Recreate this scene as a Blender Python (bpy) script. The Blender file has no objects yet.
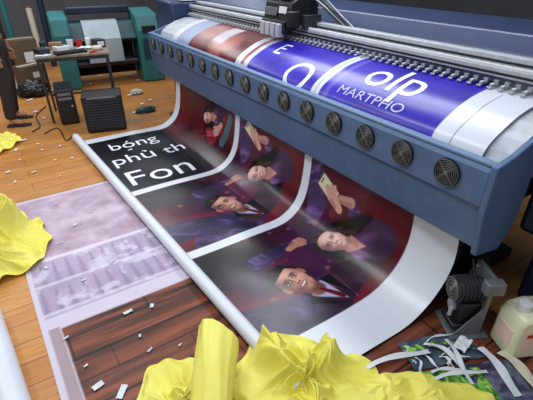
import bpy, bmesh, math, random
import numpy as np
from mathutils import Vector, Matrix, noise
random.seed(4); np.random.seed(4)
S=bpy.context.scene; COL=S.collection
S.view_settings.view_transform='Standard'
PI=math.pi
# ---------------------------------------------------------------- camera
H=1.7; PITCH=math.radians(30.5); YAW=math.radians(33); F=410.0
cam=bpy.data.cameras.new('camera'); co=bpy.data.objects.new('camera',cam); COL.objects.link(co)
co.location=(0,0,H); co.rotation_euler=(PI/2-PITCH,0,-YAW)
cam.sensor_width=36; cam.lens=F/533*36; cam.clip_start=.05; S.camera=co
def at(px,py,z=0.0):
    a=(px-266.5)/F; b=(200-py)/F
    f=math.cos(PITCH)+b*math.sin(PITCH); dz=-math.sin(PITCH)+b*math.cos(PITCH)
    t=(z-H)/dz
    return Vector(((f*math.sin(YAW)+a*math.cos(YAW))*t,(f*math.cos(YAW)-a*math.sin(YAW))*t,z))
# ---------------------------------------------------------------- colour / materials
def lin(v):
    v=v/255.0
    return v/12.92 if v<=.04045 else ((v+.055)/1.055)**2.4
def C3(r,g,b): return (lin(r),lin(g),lin(b))
def mat(name,rgb,rough=.5,metal=0,var=.15,scale=8,bump=0,spec=.5,trans=0,emit=0,coat=0,dust=None):
    m=bpy.data.materials.new(name); m.use_nodes=True; nt=m.node_tree; N=nt.nodes; L=nt.links
    b=N['Principled BSDF']; c=C3(*rgb)
    tc=N.new('ShaderNodeTexCoord'); nz=N.new('ShaderNodeTexNoise'); nz.inputs['Scale'].default_value=scale; nz.inputs['Detail'].default_value=5
    L.new(tc.outputs['Object'],nz.inputs[0])
    cr=N.new('ShaderNodeValToRGB'); cr.color_ramp.elements[0].position=.3; cr.color_ramp.elements[1].position=.7
    cr.color_ramp.elements[0].color=(*[x*(1-var) for x in c],1); cr.color_ramp.elements[1].color=(*[min(1,x*(1+var)) for x in c],1)
    L.new(nz.outputs[0],cr.inputs[0]); out=cr.outputs[0]
    if dust:
        n2=N.new('ShaderNodeTexNoise'); n2.inputs['Scale'].default_value=14; n2.inputs['Detail'].default_value=9; n2.inputs['Roughness'].default_value=.7; L.new(tc.outputs['Object'],n2.inputs[0])
        c2=N.new('ShaderNodeValToRGB'); c2.color_ramp.elements[0].position=.52; c2.color_ramp.elements[1].position=.74; c2.color_ramp.elements[0].color=(0,0,0,1); c2.color_ramp.elements[1].color=(.55,.55,.55,1); L.new(n2.outputs[0],c2.inputs[0])
        mx=N.new('ShaderNodeMix'); mx.data_type='RGBA'; L.new(c2.outputs[0],mx.inputs['Factor']); L.new(out,mx.inputs[6]); mx.inputs[7].default_value=(*C3(*dust),1); out=mx.outputs[2]
    L.new(out,b.inputs['Base Color'])
    b.inputs['Roughness'].default_value=rough; b.inputs['Metallic'].default_value=metal; b.inputs['Specular IOR Level'].default_value=spec
    b.inputs['Transmission Weight'].default_value=trans; b.inputs['Coat Weight'].default_value=coat
    if bump:
        bp=N.new('ShaderNodeBump'); bp.inputs['Strength'].default_value=bump; bp.inputs['Distance'].default_value=.01
        L.new(nz.outputs[0],bp.inputs['Height']); L.new(bp.outputs[0],b.inputs['Normal'])
    return m
def vcmat(name,rough=.35,bump=.03,coat=0,spec=.5):
    m=bpy.data.materials.new(name); m.use_nodes=True; nt=m.node_tree; N=nt.nodes; L=nt.links; b=N['Principled BSDF']
    a=N.new('ShaderNodeAttribute'); a.attribute_name='ink'; L.new(a.outputs['Color'],b.inputs['Base Color'])
    nz=N.new('ShaderNodeTexNoise'); nz.inputs['Scale'].default_value=5; tc=N.new('ShaderNodeTexCoord'); L.new(tc.outputs['Object'],nz.inputs[0])
    bp=N.new('ShaderNodeBump'); bp.inputs['Strength'].default_value=bump; bp.inputs['Distance'].default_value=.05; L.new(nz.outputs[0],bp.inputs['Height']); L.new(bp.outputs[0],b.inputs['Normal'])
    b.inputs['Roughness'].default_value=rough; b.inputs['Coat Weight'].default_value=coat; b.inputs['Specular IOR Level'].default_value=spec
    return m
def plankmat(name,cols,mortar,rough,pw,pl):
    m=bpy.data.materials.new(name); m.use_nodes=True; nt=m.node_tree; N=nt.nodes; L=nt.links; b=N['Principled BSDF']
    tc=N.new('ShaderNodeTexCoord'); br=N.new('ShaderNodeTexBrick'); L.new(tc.outputs['Object'],br.inputs['Vector'])
    br.inputs['Color1'].default_value=(*C3(*cols[0]),1); br.inputs['Color2'].default_value=(*C3(*cols[1]),1); br.inputs['Mortar'].default_value=(*C3(*mortar),1)
    br.inputs['Scale'].default_value=1; br.inputs['Mortar Size'].default_value=.0022; br.inputs['Brick Width'].default_value=pl; br.inputs['Row Height'].default_value=pw; br.inputs['Bias'].default_value=0
    mp=N.new('ShaderNodeMapping'); mp.inputs['Scale'].default_value=(2.2,26,1); L.new(tc.outputs['Object'],mp.inputs[0])
    nz=N.new('ShaderNodeTexNoise'); nz.inputs['Scale'].default_value=2; nz.inputs['Detail'].default_value=8; nz.inputs['Distortion'].default_value=.8; L.new(mp.outputs[0],nz.inputs[0])
    cr=N.new('ShaderNodeValToRGB'); cr.color_ramp.elements[0].position=.3; cr.color_ramp.elements[1].position=.75
    cr.color_ramp.elements[0].color=(.62,.58,.5,1); cr.color_ramp.elements[1].color=(1.1,1.1,1.1,1); L.new(nz.outputs[0],cr.inputs[0])
    mx=N.new('ShaderNodeMix'); mx.data_type='RGBA'; mx.blend_type='MULTIPLY'; mx.inputs['Factor'].default_value=.8
    L.new(br.outputs['Color'],mx.inputs[6]); L.new(cr.outputs[0],mx.inputs[7])
    n2=N.new('ShaderNodeTexNoise'); n2.inputs['Scale'].default_value=2.6; n2.inputs['Detail'].default_value=9; n2.inputs['Roughness'].default_value=.65; L.new(tc.outputs['Object'],n2.inputs[0])
    c2=N.new('ShaderNodeValToRGB'); c2.color_ramp.elements[0].position=.5; c2.color_ramp.elements[1].position=.74; c2.color_ramp.elements[0].color=(0,0,0,1); c2.color_ramp.elements[1].color=(.4,.4,.4,1); L.new(n2.outputs[0],c2.inputs[0])
    m2=N.new('ShaderNodeMix'); m2.data_type='RGBA'; L.new(c2.outputs[0],m2.inputs['Factor']); L.new(mx.outputs[2],m2.inputs[6]); m2.inputs[7].default_value=(*C3(184,158,122),1)
    L.new(m2.outputs[2],b.inputs['Base Color'])
    b.inputs['Roughness'].default_value=rough
    return m
M={}
M['blue']=mat('blue powder coat',(80,106,144),.45,.1,.14,2.2,dust=(112,134,164))
M['bluelt']=mat('light blue powder coat',(112,138,172),.4,.1,.06,3)
M['bluedk']=mat('dark blue steel',(40,58,92),.4,.2,.1,3)
M['navy']=mat('blue grey cover enamel',(46,62,98),.35,.1,.12,2,dust=(70,86,118))
M['navydk']=mat('dark navy enamel',(30,40,66),.4,.1,.12,2)
M['black']=mat('black plastic',(24,24,27),.45,0,.2,10)
M['blacksoft']=mat('black matte',(16,16,18),.8,0,.3,6)
M['darkgrey']=mat('dark grey metal',(58,60,66),.45,.5,.15,8)
M['grey']=mat('grey metal',(120,124,130),.38,.4,.12,8)
M['alu']=mat('aluminium',(184,188,196),.45,.12,.10,20,dust=(140,146,156))
M['silver']=mat('silver clip metal',(164,168,174),.35,.1,.12,20)
M['steel']=mat('fan guard steel',(128,128,124),.4,.5,.1,20)
M['white']=mat('white plastic',(222,224,228),.4,0,.04,5)
M['paper']=mat('white paper',(214,216,222),.55,0,.05,4)
M['vinyl']=mat('white vinyl back',(214,217,226),.35,0,.04,3)
M['teal']=mat('teal painted panel',(40,108,112),.45,.05,.12,3)
M['tealdk']=mat('deep teal plastic',(22,60,68),.5,0,.12,3)
M['lightpanel']=mat('pale grey panel',(150,164,172),.45,0,.15,3)
M['tabletop']=mat('worn grey brown board',(126,112,98),.55,0,.25,12,.1)
M['red']=mat('red plastic',(190,40,34),.45,0,.1,6)
M['card']=mat('brown cardboard',(150,116,78),.8,0,.15,10)
M['carddk']=mat('dark brown cardboard',(92,74,58),.8,0,.15,10)
M['creamcard']=mat('cream board',(206,198,176),.6,0,.08,6)
M['can']=mat('translucent pale plastic',(236,236,200),.3,0,.05,4,trans=.1)
M['label']=mat('can label',(236,206,190),.5,0,.05,8)
M['trouser']=mat('dark trousers',(46,38,40),.85,0,.2,20,.3)
M['shirt']=mat('dark grey shirt',(42,42,50),.85,0,.2,20,.3)
M['skin']=mat('skin',(176,120,92),.55,0,.08,10)
M['hair']=mat('black hair',(18,15,14),.6,0,.2,30)
M['sandal']=mat('sandal rubber',(36,34,36),.7,0,.2,20)
M['inkwhite']=mat('white ink',(228,228,238),.4,0,.02,4)
M['inkpale']=mat('faint white ink',(190,186,226),.4,0,.02,4)
M['wallm']=mat('grey wall paint',(92,94,98),.8,0,.15,1.5)
M['walldark']=mat('dark wall panel',(40,42,48),.8,0,.3,1.5)
M['bag']=mat('black bag film',(20,20,23),.28,0,.2,6,.4)
M['sack']=mat('pale woven sack',(186,190,180),.7,0,.12,14,.3)
def clothmat():
    m=bpy.data.materials.new('yellow fabric'); m.use_nodes=True; nt=m.node_tree; N=nt.nodes; L=nt.links; b=N['Principled BSDF']
    tc=N.new('ShaderNodeTexCoord'); nz=N.new('ShaderNodeTexNoise'); nz.inputs['Scale'].default_value=4; nz.inputs['Detail'].default_value=3; nz.inputs['Distortion'].default_value=.8
    L.new(tc.outputs['Object'],nz.inputs[0]); cr=N.new('ShaderNodeValToRGB')
    cr.color_ramp.elements[0].position=.3; cr.color_ramp.elements[0].color=(*C3(246,236,92),1); cr.color_ramp.elements[1].position=.7; cr.color_ramp.elements[1].color=(*C3(252,246,128),1)
    L.new(nz.outputs[0],cr.inputs[0]); L.new(cr.outputs[0],b.inputs['Base Color'])
    vo=N.new('ShaderNodeTexNoise'); vo.inputs['Scale'].default_value=9; vo.inputs['Detail'].default_value=2; vo.inputs['Distortion'].default_value=1.2; L.new(tc.outputs['Object'],vo.inputs[0])
    sb=N.new('ShaderNodeMath'); sb.operation='SUBTRACT'; sb.inputs[1].default_value=.5; L.new(vo.outputs[0],sb.inputs[0]); ab=N.new('ShaderNodeMath'); ab.operation='ABSOLUTE'; L.new(sb.outputs[0],ab.inputs[0])
    bp=N.new('ShaderNodeBump'); bp.inputs['Strength'].default_value=.22; bp.inputs['Distance'].default_value=.03; L.new(ab.outputs[0],bp.inputs['Height']); L.new(bp.outputs[0],b.inputs['Normal'])
    b.inputs['Roughness'].default_value=.5
    tr=N.new('ShaderNodeBsdfTranslucent'); L.new(cr.outputs[0],tr.inputs[0]); ms=N.new('ShaderNodeMixShader'); ms.inputs[0].default_value=.22
    L.new(b.outputs[0],ms.inputs[1]); L.new(tr.outputs[0],ms.inputs[2]); L.new(ms.outputs[0],N['Material Output'].inputs[0])
    return m
M['yellow']=clothmat()
# ---------------------------------------------------------------- mesh builder
ROOT={}
class MB:
    def __init__(s): s.bm=bmesh.new()
    def box(s,c,d,rot=None):
        r=bmesh.ops.create_cube(s.bm,size=1); vs=r['verts']
        Mx=Matrix.Translation(Vector(c))@(rot.to_4x4() if rot is not None else Matrix.Identity(4))@Matrix.Diagonal((*d,1))
        bmesh.ops.transform(s.bm,matrix=Mx,verts=vs); return s
    def cyl(s,p,q,r0,r1=None,seg=20,caps=True):
        p=Vector(p);q=Vector(q); r1=r0 if r1 is None else r1; d=q-p
        r=bmesh.ops.create_cone(s.bm,cap_ends=caps,segments=seg,radius1=r0,radius2=r1,depth=d.length)
        Mx=Matrix.Translation((p+q)/2)@d.to_track_quat('Z','Y').to_matrix().to_4x4()
        bmesh.ops.transform(s.bm,matrix=Mx,verts=r['verts']); return s
    def ring(s,c,axis,R,r,seg=28,k=6):
        c=Vector(c); q=Vector(axis).to_track_quat('Z','Y'); rows=[]
        for i in range(seg):
            a=2*PI*i/seg; rows.append([s.bm.verts.new(c+q@Vector(((R+r*math.cos(b))*math.cos(a),(R+r*math.cos(b))*math.sin(a),r*math.sin(b)))) for b in [2*PI*j/k for j in range(k)]])
        for i in range(seg):
            for j in range(k): s.bm.faces.new((rows[i][j],rows[(i+1)%seg][j],rows[(i+1)%seg][(j+1)%k],rows[i][(j+1)%k]))
        return s
    def tube(s,pts,r,k=8):
        pts=[Vector(p) for p in pts]; rows=[]
        for i,p in enumerate(pts):
            d=(pts[min(i+1,len(pts)-1)]-pts[max(i-1,0)]).normalized(); q=d.to_track_quat('Z','Y')
            rr=r[i] if isinstance(r,(list,tuple)) else r
            rows.append([s.bm.verts.new(p+q@Vector((rr*math.cos(2*PI*j/k),rr*math.sin(2*PI*j/k),0))) for j in range(k)])
        for i in range(len(rows)-1):
            for j in range(k): s.bm.faces.new((rows[i][j],rows[i][(j+1)%k],rows[i+1][(j+1)%k],rows[i+1][j]))
        s.bm.faces.new(rows[0][::-1]); s.bm.faces.new(rows[-1]); return s
    def lathe(s,prof,c=(0,0,0),axis=(0,0,1),seg=28):
        c=Vector(c); q=Vector(axis).to_track_quat('Z','Y'); rows=[]
        for r,z in prof: rows.append([s.bm.verts.new(c+q@Vector((max(r,1e-4)*math.cos(2*PI*j/seg),max(r,1e-4)*math.sin(2*PI*j/seg),z))) for j in range(seg)])
        for i in range(len(rows)-1):
            for j in range(seg): s.bm.faces.new((rows[i][j],rows[i][(j+1)%seg],rows[i+1][(j+1)%seg],rows[i+1][j]))
        s.bm.faces.new(rows[0][::-1]); s.bm.faces.new(rows[-1]); return s
    def prism(s,poly,axis,lo,hi):
        def mk(p,t):
            a,b=p
            return {'x':(t,a,b),'y':(a,t,b),'z':(a,b,t)}[axis]
        A=[s.bm.verts.new(mk(p,lo)) for p in poly]; B=[s.bm.verts.new(mk(p,hi)) for p in poly]; n=len(poly)
        for i in range(n): s.bm.faces.new((A[i],A[(i+1)%n],B[(i+1)%n],B[i]))
        s.bm.faces.new(A[::-1]); s.bm.faces.new(B); return s
    def build(s,name,m,parent=None,bevel=0,smooth=True,world=False,angle=40,**props):
        bmesh.ops.recalc_face_normals(s.bm,faces=s.bm.faces)
        me=bpy.data.meshes.new(name)
        if world and parent is not None:
            bmesh.ops.transform(s.bm,matrix=ROOT[parent.name].inverted(),verts=s.bm.verts)
        s.bm.to_mesh(me); s.bm.free(); me.materials.append(m)
        o=bpy.data.objects.new(name,me); COL.objects.link(o)
        if parent is not None: o.parent=parent
        if smooth:
            me.shade_smooth(); me.set_sharp_from_angle(angle=math.radians(angle))
        if bevel:
            b=o.modifiers.new('bevel','BEVEL'); b.width=bevel; b.segments=2; b.limit_method='ANGLE'; b.angle_limit=math.radians(40)
        for k,v in props.items(): o[k]=v
        return o
def thing(name,label,cat,loc=(0,0,0),rz=0,group=None):
    o=bpy.data.objects.new(name,None); COL.objects.link(o); o.location=loc; o.rotation_euler=(0,0,rz); o.empty_display_size=.1
    o['label']=label; o['category']=cat
    if group: o['group']=group
    ROOT[o.name]=Matrix.Translation(Vector(loc))@Matrix.Rotation(rz,4,'Z')
    return o
def tag(o,label,cat,group=None,kind=None):
    o['label']=label; o['category']=cat
    if group:o['group']=group
    if kind:o['kind']=kind
    return o
def place(o,loc,rz=0): o.location=loc; o.rotation_euler=(0,0,rz); return o
# ---------------------------------------------------------------- numpy painting
def vn(x,y,sc,seed):
    rs=np.random.RandomState(seed); G=rs.rand(128,128)
    X=x*sc+37.3;Y=y*sc+11.7; xi=np.floor(X).astype(int); yi=np.floor(Y).astype(int); fx=X-xi; fy=Y-yi
    fx=fx*fx*(3-2*fx); fy=fy*fy*(3-2*fy)
    g=lambda a,b:G[a%128,b%128]
    return (g(xi,yi)*(1-fx)+g(xi+1,yi)*fx)*(1-fy)+(g(xi,yi+1)*(1-fx)+g(xi+1,yi+1)*fx)*fy
def fbm(x,y,sc,seed,o=4):
    r=0;a=.5
    for i in range(o): r=r+a*vn(x,y,sc*2**i,seed+i); a*=.5
    return r/.94
def sm(a,b,x): t=np.clip((x-a)/(b-a),0,1); return t*t*(3-2*t)
def ell(U,Y,cx,cy,rx,ry,ang=0,soft=.15):
    c,s=math.cos(ang),math.sin(ang); dx=U-cx;dy=Y-cy; a=(dx*c+dy*s)/rx; b=(-dx*s+dy*c)/ry
    return 1-sm(1-soft,1+soft,np.sqrt(a*a+b*b))
def cap(U,Y,p,q,r0,r1=None,soft=.01):
    r1=r0 if r1 is None else r1; dx,dy=q[0]-p[0],q[1]-p[1]; t=np.clip(((U-p[0])*dx+(Y-p[1])*dy)/(dx*dx+dy*dy),0,1)
    d=np.hypot(U-p[0]-t*dx,Y-p[1]-t*dy)-(r0+(r1-r0)*t); return 1-sm(-soft,soft,d)
def rect(U,Y,a,b,c,d,soft=.004): return sm(a-soft,a+soft,U)*(1-sm(b-soft,b+soft,U))*sm(c-soft,c+soft,Y)*(1-sm(d-soft,d+soft,Y))
def poly(U,Y,pts,soft=.004):
    d=np.full(U.shape,-9.0); n=len(pts)
    for i in range(n):
        (x0,y0),(x1,y1)=pts[i],pts[(i+1)%n]; L_=math.hypot(x1-x0,y1-y0); d=np.maximum(d,((y1-y0)*(U-x0)-(x1-x0)*(Y-y0))/L_)
    return 1-sm(-soft,soft,d)
def put(img,m,col):
    c=np.array(C3(*col)) if not isinstance(col,np.ndarray) else col
    img[...]=img*(1-m[...,None])+c*m[...,None]
def gridmesh(name,P,img,m,parent=None):
    n,k=P.shape[:2]; me=bpy.data.meshes.new(name); idx=np.arange(n*k).reshape(n,k)
    f=np.stack([idx[:-1,:-1],idx[1:,:-1],idx[1:,1:],idx[:-1,1:]],-1).reshape(-1,4)
    me.vertices.add(n*k); me.vertices.foreach_set('co',P.reshape(-1).astype(np.float32))
    me.loops.add(f.size); me.loops.foreach_set('vertex_index',f.reshape(-1).astype(np.int32))
    me.polygons.add(len(f)); me.polygons.foreach_set('loop_start',(np.arange(len(f))*4).astype(np.int32)); me.polygons.foreach_set('loop_total',np.full(len(f),4,np.int32))
    me.update(calc_edges=True)
    if img is not None:
        a=me.color_attributes.new('ink','FLOAT_COLOR','POINT'); rgba=np.ones((n*k,4),np.float32); rgba[:,:3]=img.reshape(-1,3); a.data.foreach_set('color',rgba.reshape(-1))
    me.shade_smooth(); me.materials.append(m); o=bpy.data.objects.new(name,me); COL.objects.link(o)
    if parent is not None:o.parent=parent
    return o
# ================================================================ ROOM
def struct(o): o['kind']='structure'; return o
M['floor']=plankmat('orange laminate floor',[(208,144,74),(186,122,60)],(100,62,32),.32,.145,1.1)
struct(MB().box((1,4,-.05),(12,14,.1)).build('floor',M['floor'],smooth=False))
struct(MB().box((1,11.05,1.6),(12,.1,3.2)).build('wall_back',M['wallm'],smooth=False))
struct(MB().box((5.05,4,1.6),(.1,14,3.2)).build('wall_right',M['walldark'],smooth=False))
struct(MB().box((-5.05,4,1.6),(.1,14,3.2)).build('wall_left',M['wallm'],smooth=False))
# ================================================================ MAIN PRINTER
def rollx(y): return .744-.056*(y-1.377)
pr=thing('wide_format_printer','long blue wide-format printer with a row of sixteen cooling fans along its front','printer',(2.1,2.85,0))
W=dict(parent=pr,world=True)
Y0,Y1=.77,4.95
MB().prism([(1.62,.955),(1.605,.93),(1.605,.77),(1.625,.745),(1.655,.53),(1.672,.52),(1.672,.955)],'y',Y0,Y1).build('fan_beam',M['blue'],bevel=.004,smooth=False,**W)
MB().box((1.633,(Y0+Y1)/2,.962),(.045,Y1-Y0+.02,.014)).build('top_lip',M['bluelt'],bevel=.003,**W)
EP=[(1.60,.965),(1.60,.75),(1.645,.5),(1.84,.46),(1.93,.6),(1.93,1.04),(1.84,1.035),(1.72,.99)]
MB().prism(EP,'y',Y0-.03,Y0).build('end_plate',M['blue'],bevel=.006,smooth=False,**W)
MB().prism(EP,'y',Y1,Y1+.03).build('end_plate',M['blue'],bevel=.006,smooth=False,**W)
MB().prism([(1.735,.93),(1.76,.975),(1.82,1.02),(1.93,1.07),(2.06,1.10),(2.4,1.12),(2.4,.8),(1.735,.8)],'y',Y0,Y1).build('platen',M['alu'],smooth=False,**W)
MB().box((2.15,(Y0+Y1)/2,.74),(.7,Y1-Y0,.12)).build('chassis_beam',M['bluedk'],bevel=.01,**W)
for yy in (.98,4.72):
    MB().box((2.15,yy,.36),(.14,.1,.68)).box((2.1,yy,.035),(.85,.11,.07)).box((2.15,yy,.6),(.5,.08,.12)).build('leg',M['darkgrey'],bevel=.008,**W)
MB().box((2.3,2.85,.3),(.08,3.7,.1)).build('cross_bar',M['darkgrey'],bevel=.006,**W)
MB().box((2.2,2.85,1.20),(.10,4.5,.045)).box((2.27,2.85,1.19),(.06,4.5,.15)).build('guide_rail',M['alu'],bevel=.004,**W)
MB().box((2.165,2.85,1.228),(.018,4.45,.012)).build('linear_track',M['white'],bevel=.002,**W)
MB().box((2.148,2.85,1.196),(.006,4.4,.010)).box((2.238,2.85,1.235),(.004,4.4,.012)).build('encoder_strip',M['black'],**W)
MB().box((2.33,2.85,1.2),(.08,4.5,.03)).build('cable_tray',M['darkgrey'],bevel=.002,**W)
MB().prism([(2.37,1.10),(2.37,1.255),(2.45,1.35),(3.0,1.36),(3.1,1.27),(3.1,.85),(2.45,.85)],'y',.3,5.2).build('rear_cover',M['navy'],bevel=.012,smooth=False,**W)
MB().box((2.365,2.85,1.252),(.008,4.7,.008)).build('cover_edge_strip',M['silver'],**W)
MB().box((2.42,.42,.92),(.86,.66,.8)).box((2.42,.42,.3),(.7,.5,.44)).build('end_housing',M['navydk'],bevel=.03,**W)
MB().box((2.42,5.25,.9),(1.0,.5,.74)).box((2.42,5.25,.3),(.8,.4,.46)).build('end_housing',M['bluedk'],bevel=.03,**W)
MB().box((2.2,5.12,1.3),(.3,.26,.06)).box((2.25,5.3,1.33),(.2,.15,.1)).build('capping_station',M['white'],bevel=.01,**W)
inv=ROOT[pr.name].inverted()
pin=MB().box((.035,0,.016),(.06,.016,.010)).box((.055,0,.028),(.016,.024,.024)).cyl((-.004,-.012,.008),(-.004,.012,.008),.006,seg=12).build('pinch_lever',M['silver'],pr,bevel=.0015)
lev=MB().box((.022,0,.024),(.024,.016,.005)).build('clip',M['white'],pin,bevel=.001)
for i in range(70):
    y=.97+.0575*i
    o=pin if i==0 else pin.copy()
    if i:
        COL.objects.link(o); o.parent=pr; l=lev.copy(); COL.objects.link(l); l.parent=o
    o.location=inv@Vector((2.105,y,1.122))
nb=MB()
for i in range(70): nb.box((2.320,.95+.0575*i,1.219),(.022,.028,.010))
nb.build('slot_row',M['white'],bevel=.001,**W)
nb=MB()
for i in range(70): nb.box((2.205,.93+.058*i,1.225),(.012,.012,.006))
nb.build('screw_row',M['darkgrey'],**W)
def fan():
    f=MB(); n=.066
    bm=f.bm; seg=36; outer=[];inner=[];o2=[];i2=[]
    for j in range(seg):
        a=2*PI*j/seg; c,s=math.cos(a),math.sin(a)
        outer.append(bm.verts.new((-.012,n*c,n*s))); inner.append(bm.verts.new((-.012,.059*c,.059*s)))
        o2.append(bm.verts.new((0,n*c,n*s))); i2.append(bm.verts.new((0,.059*c,.059*s)))
    for j in range(seg):
        k=(j+1)%seg
        bm.faces.new((outer[j],outer[k],inner[k],inner[j])); bm.faces.new((outer[j],o2[j],o2[k],outer[k])); bm.faces.new((inner[j],inner[k],i2[k],i2[j]))
    bm.faces.new(i2)
    fr=f.build('cooling_fan',M['black'],pr,smooth=False)
    g=MB()
    for R in (.012,.022,.032,.042,.052,.062): g.ring((-.017,0,0),(1,0,0),R,.0014,32,5)
    for a in range(4):
        t=PI/4+a*PI/2; g.cyl((-.017,.01*math.cos(t),.01*math.sin(t)),(-.015,.066*math.cos(t),.066*math.sin(t)),.0018,seg=6)
    g.cyl((-.019,0,0),(-.015,0,0),.009,seg=16)
    gr=g.build('guard',M['steel'],fr)
    b=MB(); b.cyl((-.011,0,0),(-.002,0,0),.02,seg=18)
    for a in range(7):
        t=2*PI*a/7; R=Matrix.Rotation(t,3,'X')
        q=[(-.010,.016,-.004),(-.010,.056,-.012),(-.004,.056,.012),(-.004,.016,.006)]
        vs=[b.bm.verts.new(R@Vector(p)) for p in q]; b.bm.faces.new(vs)
    bl=b.build('blades',M['darkgrey'],fr,smooth=False)
    return fr,gr,bl
fr,gr,bl=fan()
for i in range(16):
    y=.955+(4.83-.955)*i/15
    if i==0:o=fr
    else:
        o=fr.copy(); COL.objects.link(o); o.parent=pr
        for c in (gr,bl):
            d=c.copy(); COL.objects.link(d); d.parent=o
    o.location=inv@Vector((1.605,y,.862))
# carriage
ca=MB().prism([(2.03,1.25),(2.06,1.40),(2.14,1.44),(2.33,1.42),(2.34,1.25)],'y',2.82,3.18).box((2.05,3.0,1.225),(.10,.32,.10)).prism([(2.07,1.43),(2.32,1.43),(2.28,1.52),(2.15,1.50)],'y',2.86,3.02).box((2.12,3.12,1.46),(.10,.08,.06)).box((2.06,2.79,1.29),(.1,.06,.12)).build('print_carriage',M['black'],bevel=.012,**W)
def cpart(mb,name,m,bevel=.003):
    o=mb.build(name,m,pr,bevel=bevel,world=True); o.parent=ca; return o
cpart(MB().box((2.035,3.06,1.33),(.012,.16,.06),Matrix.Rotation(.2,3,'Y')),'front_plate',M['grey'])
for j in range(4): cpart(MB().box((1.995,2.885+.075*j,1.205),(.05,.05,.10)),'print_head',M['alu'],.004)
cpart(MB().box((2.036,2.9,1.35),(.008,.1,.05),Matrix.Rotation(.2,3,'Y')),'side_label_plate',M['white'],.002)
cpart(MB().box((2.2,2.74,1.27),(.16,.05,.10)),'side_bracket',M['darkgrey'])
for k,(dx,dy,rr) in enumerate(((0,0,.012),(.02,-.05,.008),(-.02,.05,.007),(.01,.08,.007))):
    cpart(MB().tube([(2.2+dx,3.0+dy,1.42),(2.22,2.97+dy,1.50+dx),(2.27,2.85+dy,1.49+dx),(2.32,2.65+dy,1.36),(2.33-dx*.4,2.4+dy,1.235),(2.33-dx*.4,2.0,1.222),(2.33-dx*.4,1.0,1.222)],rr),'ink_hose',M[('darkgrey','grey','silver','black')[k]],0)
# ================================================================ PRINTED BANNER
YN,YF=.88,4.52
bn=thing('printed_banner','printed banner sheet coming down from the printer, curling across the floor onto a white roll','banner',(1.2,2.7,0))
prof=[(1.40,.012),(1.48,.024),(1.555,.06),(1.615,.115),(1.655,.19),(1.68,.29),(1.695,.42),(1.70,.55),(1.70,.75),(1.703,.88),(1.718,.945),(1.752,.992),(1.82,1.035),(1.93,1.085),(2.06,1.115),(2.2,1.128),(2.35,1.135)]
PX=np.array([p[0] for p in prof]);PZ=np.array([p[1] for p in prof])
arc=np.concatenate([[0],np.cumsum(np.hypot(np.diff(PX),np.diff(PZ)))])
def smooth_interp(u):
    k=np.clip(np.searchsorted(arc,u,side='right')-1,0,len(arc)-2); t=(u-arc[k])/(arc[k+1]-arc[k])
    def cr(A):
        a=A[np.clip(k-1,0,len(A)-1)];b=A[k];c=A[k+1];d=A[np.clip(k+2,0,len(A)-1)]
        return .5*((2*b)+(-a+c)*t+(2*a-5*b+4*c-d)*t*t+(-a+3*b-3*c+d)*t**3)
    return cr(PX),cr(PZ)
UE=1.40+arc[-1]
def surf(U,Y,off=0.0):
    U=np.asarray(U,float);Y=np.asarray(Y,float)
    x,z=smooth_interp(np.clip(U-1.40,0,arc[-1])); x2,z2=smooth_interp(np.clip(U-1.40+.002,.002,arc[-1]+.002))
    fl=U<1.40; x=np.where(fl,U,x); z=np.where(fl,.012,z)
    dx=np.where(fl,1,x2-x);dz=np.where(fl,0,z2-z); l=np.hypot(dx,dz)+1e-9; nx,nz=-dz/l,dx/l
    w=np.exp(-((U-1.55)/.22)**2)*.010*(1+np.sin(Y*5.1+1))+ .004*np.exp(-((U-1.2)/.4)**2)*(np.sin(Y*9+U*6)+1)
    w=w*(U<2.1)
    fl2=.06*np.exp(-((U-1.85)/.22)**2)*np.clip(1-(Y-YN)/.6,0,1)
    return np.stack([x+nx*(off+w)+fl2,Y,z+nz*(off+w)],-1)
ny,nu=1040,740
yy=np.linspace(YN,YF,ny); tt=np.linspace(0,1,nu)
Yg,T=np.meshgrid(yy,tt,indexing='ij'); Rx=.744-.056*(Yg-1.377)
Ug=Rx+(UE-Rx)*T
img=np.zeros((ny,nu,3)); img[...]=C3(214,217,228)
def local(y0,y1):
    i0=int(np.clip((y0-YN)/(YF-YN)*(ny-1),0,ny-1)); i1=int(np.clip((y1-YN)/(YF-YN)*(ny-1)+1,1,ny)); return slice(i0,i1)
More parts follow.
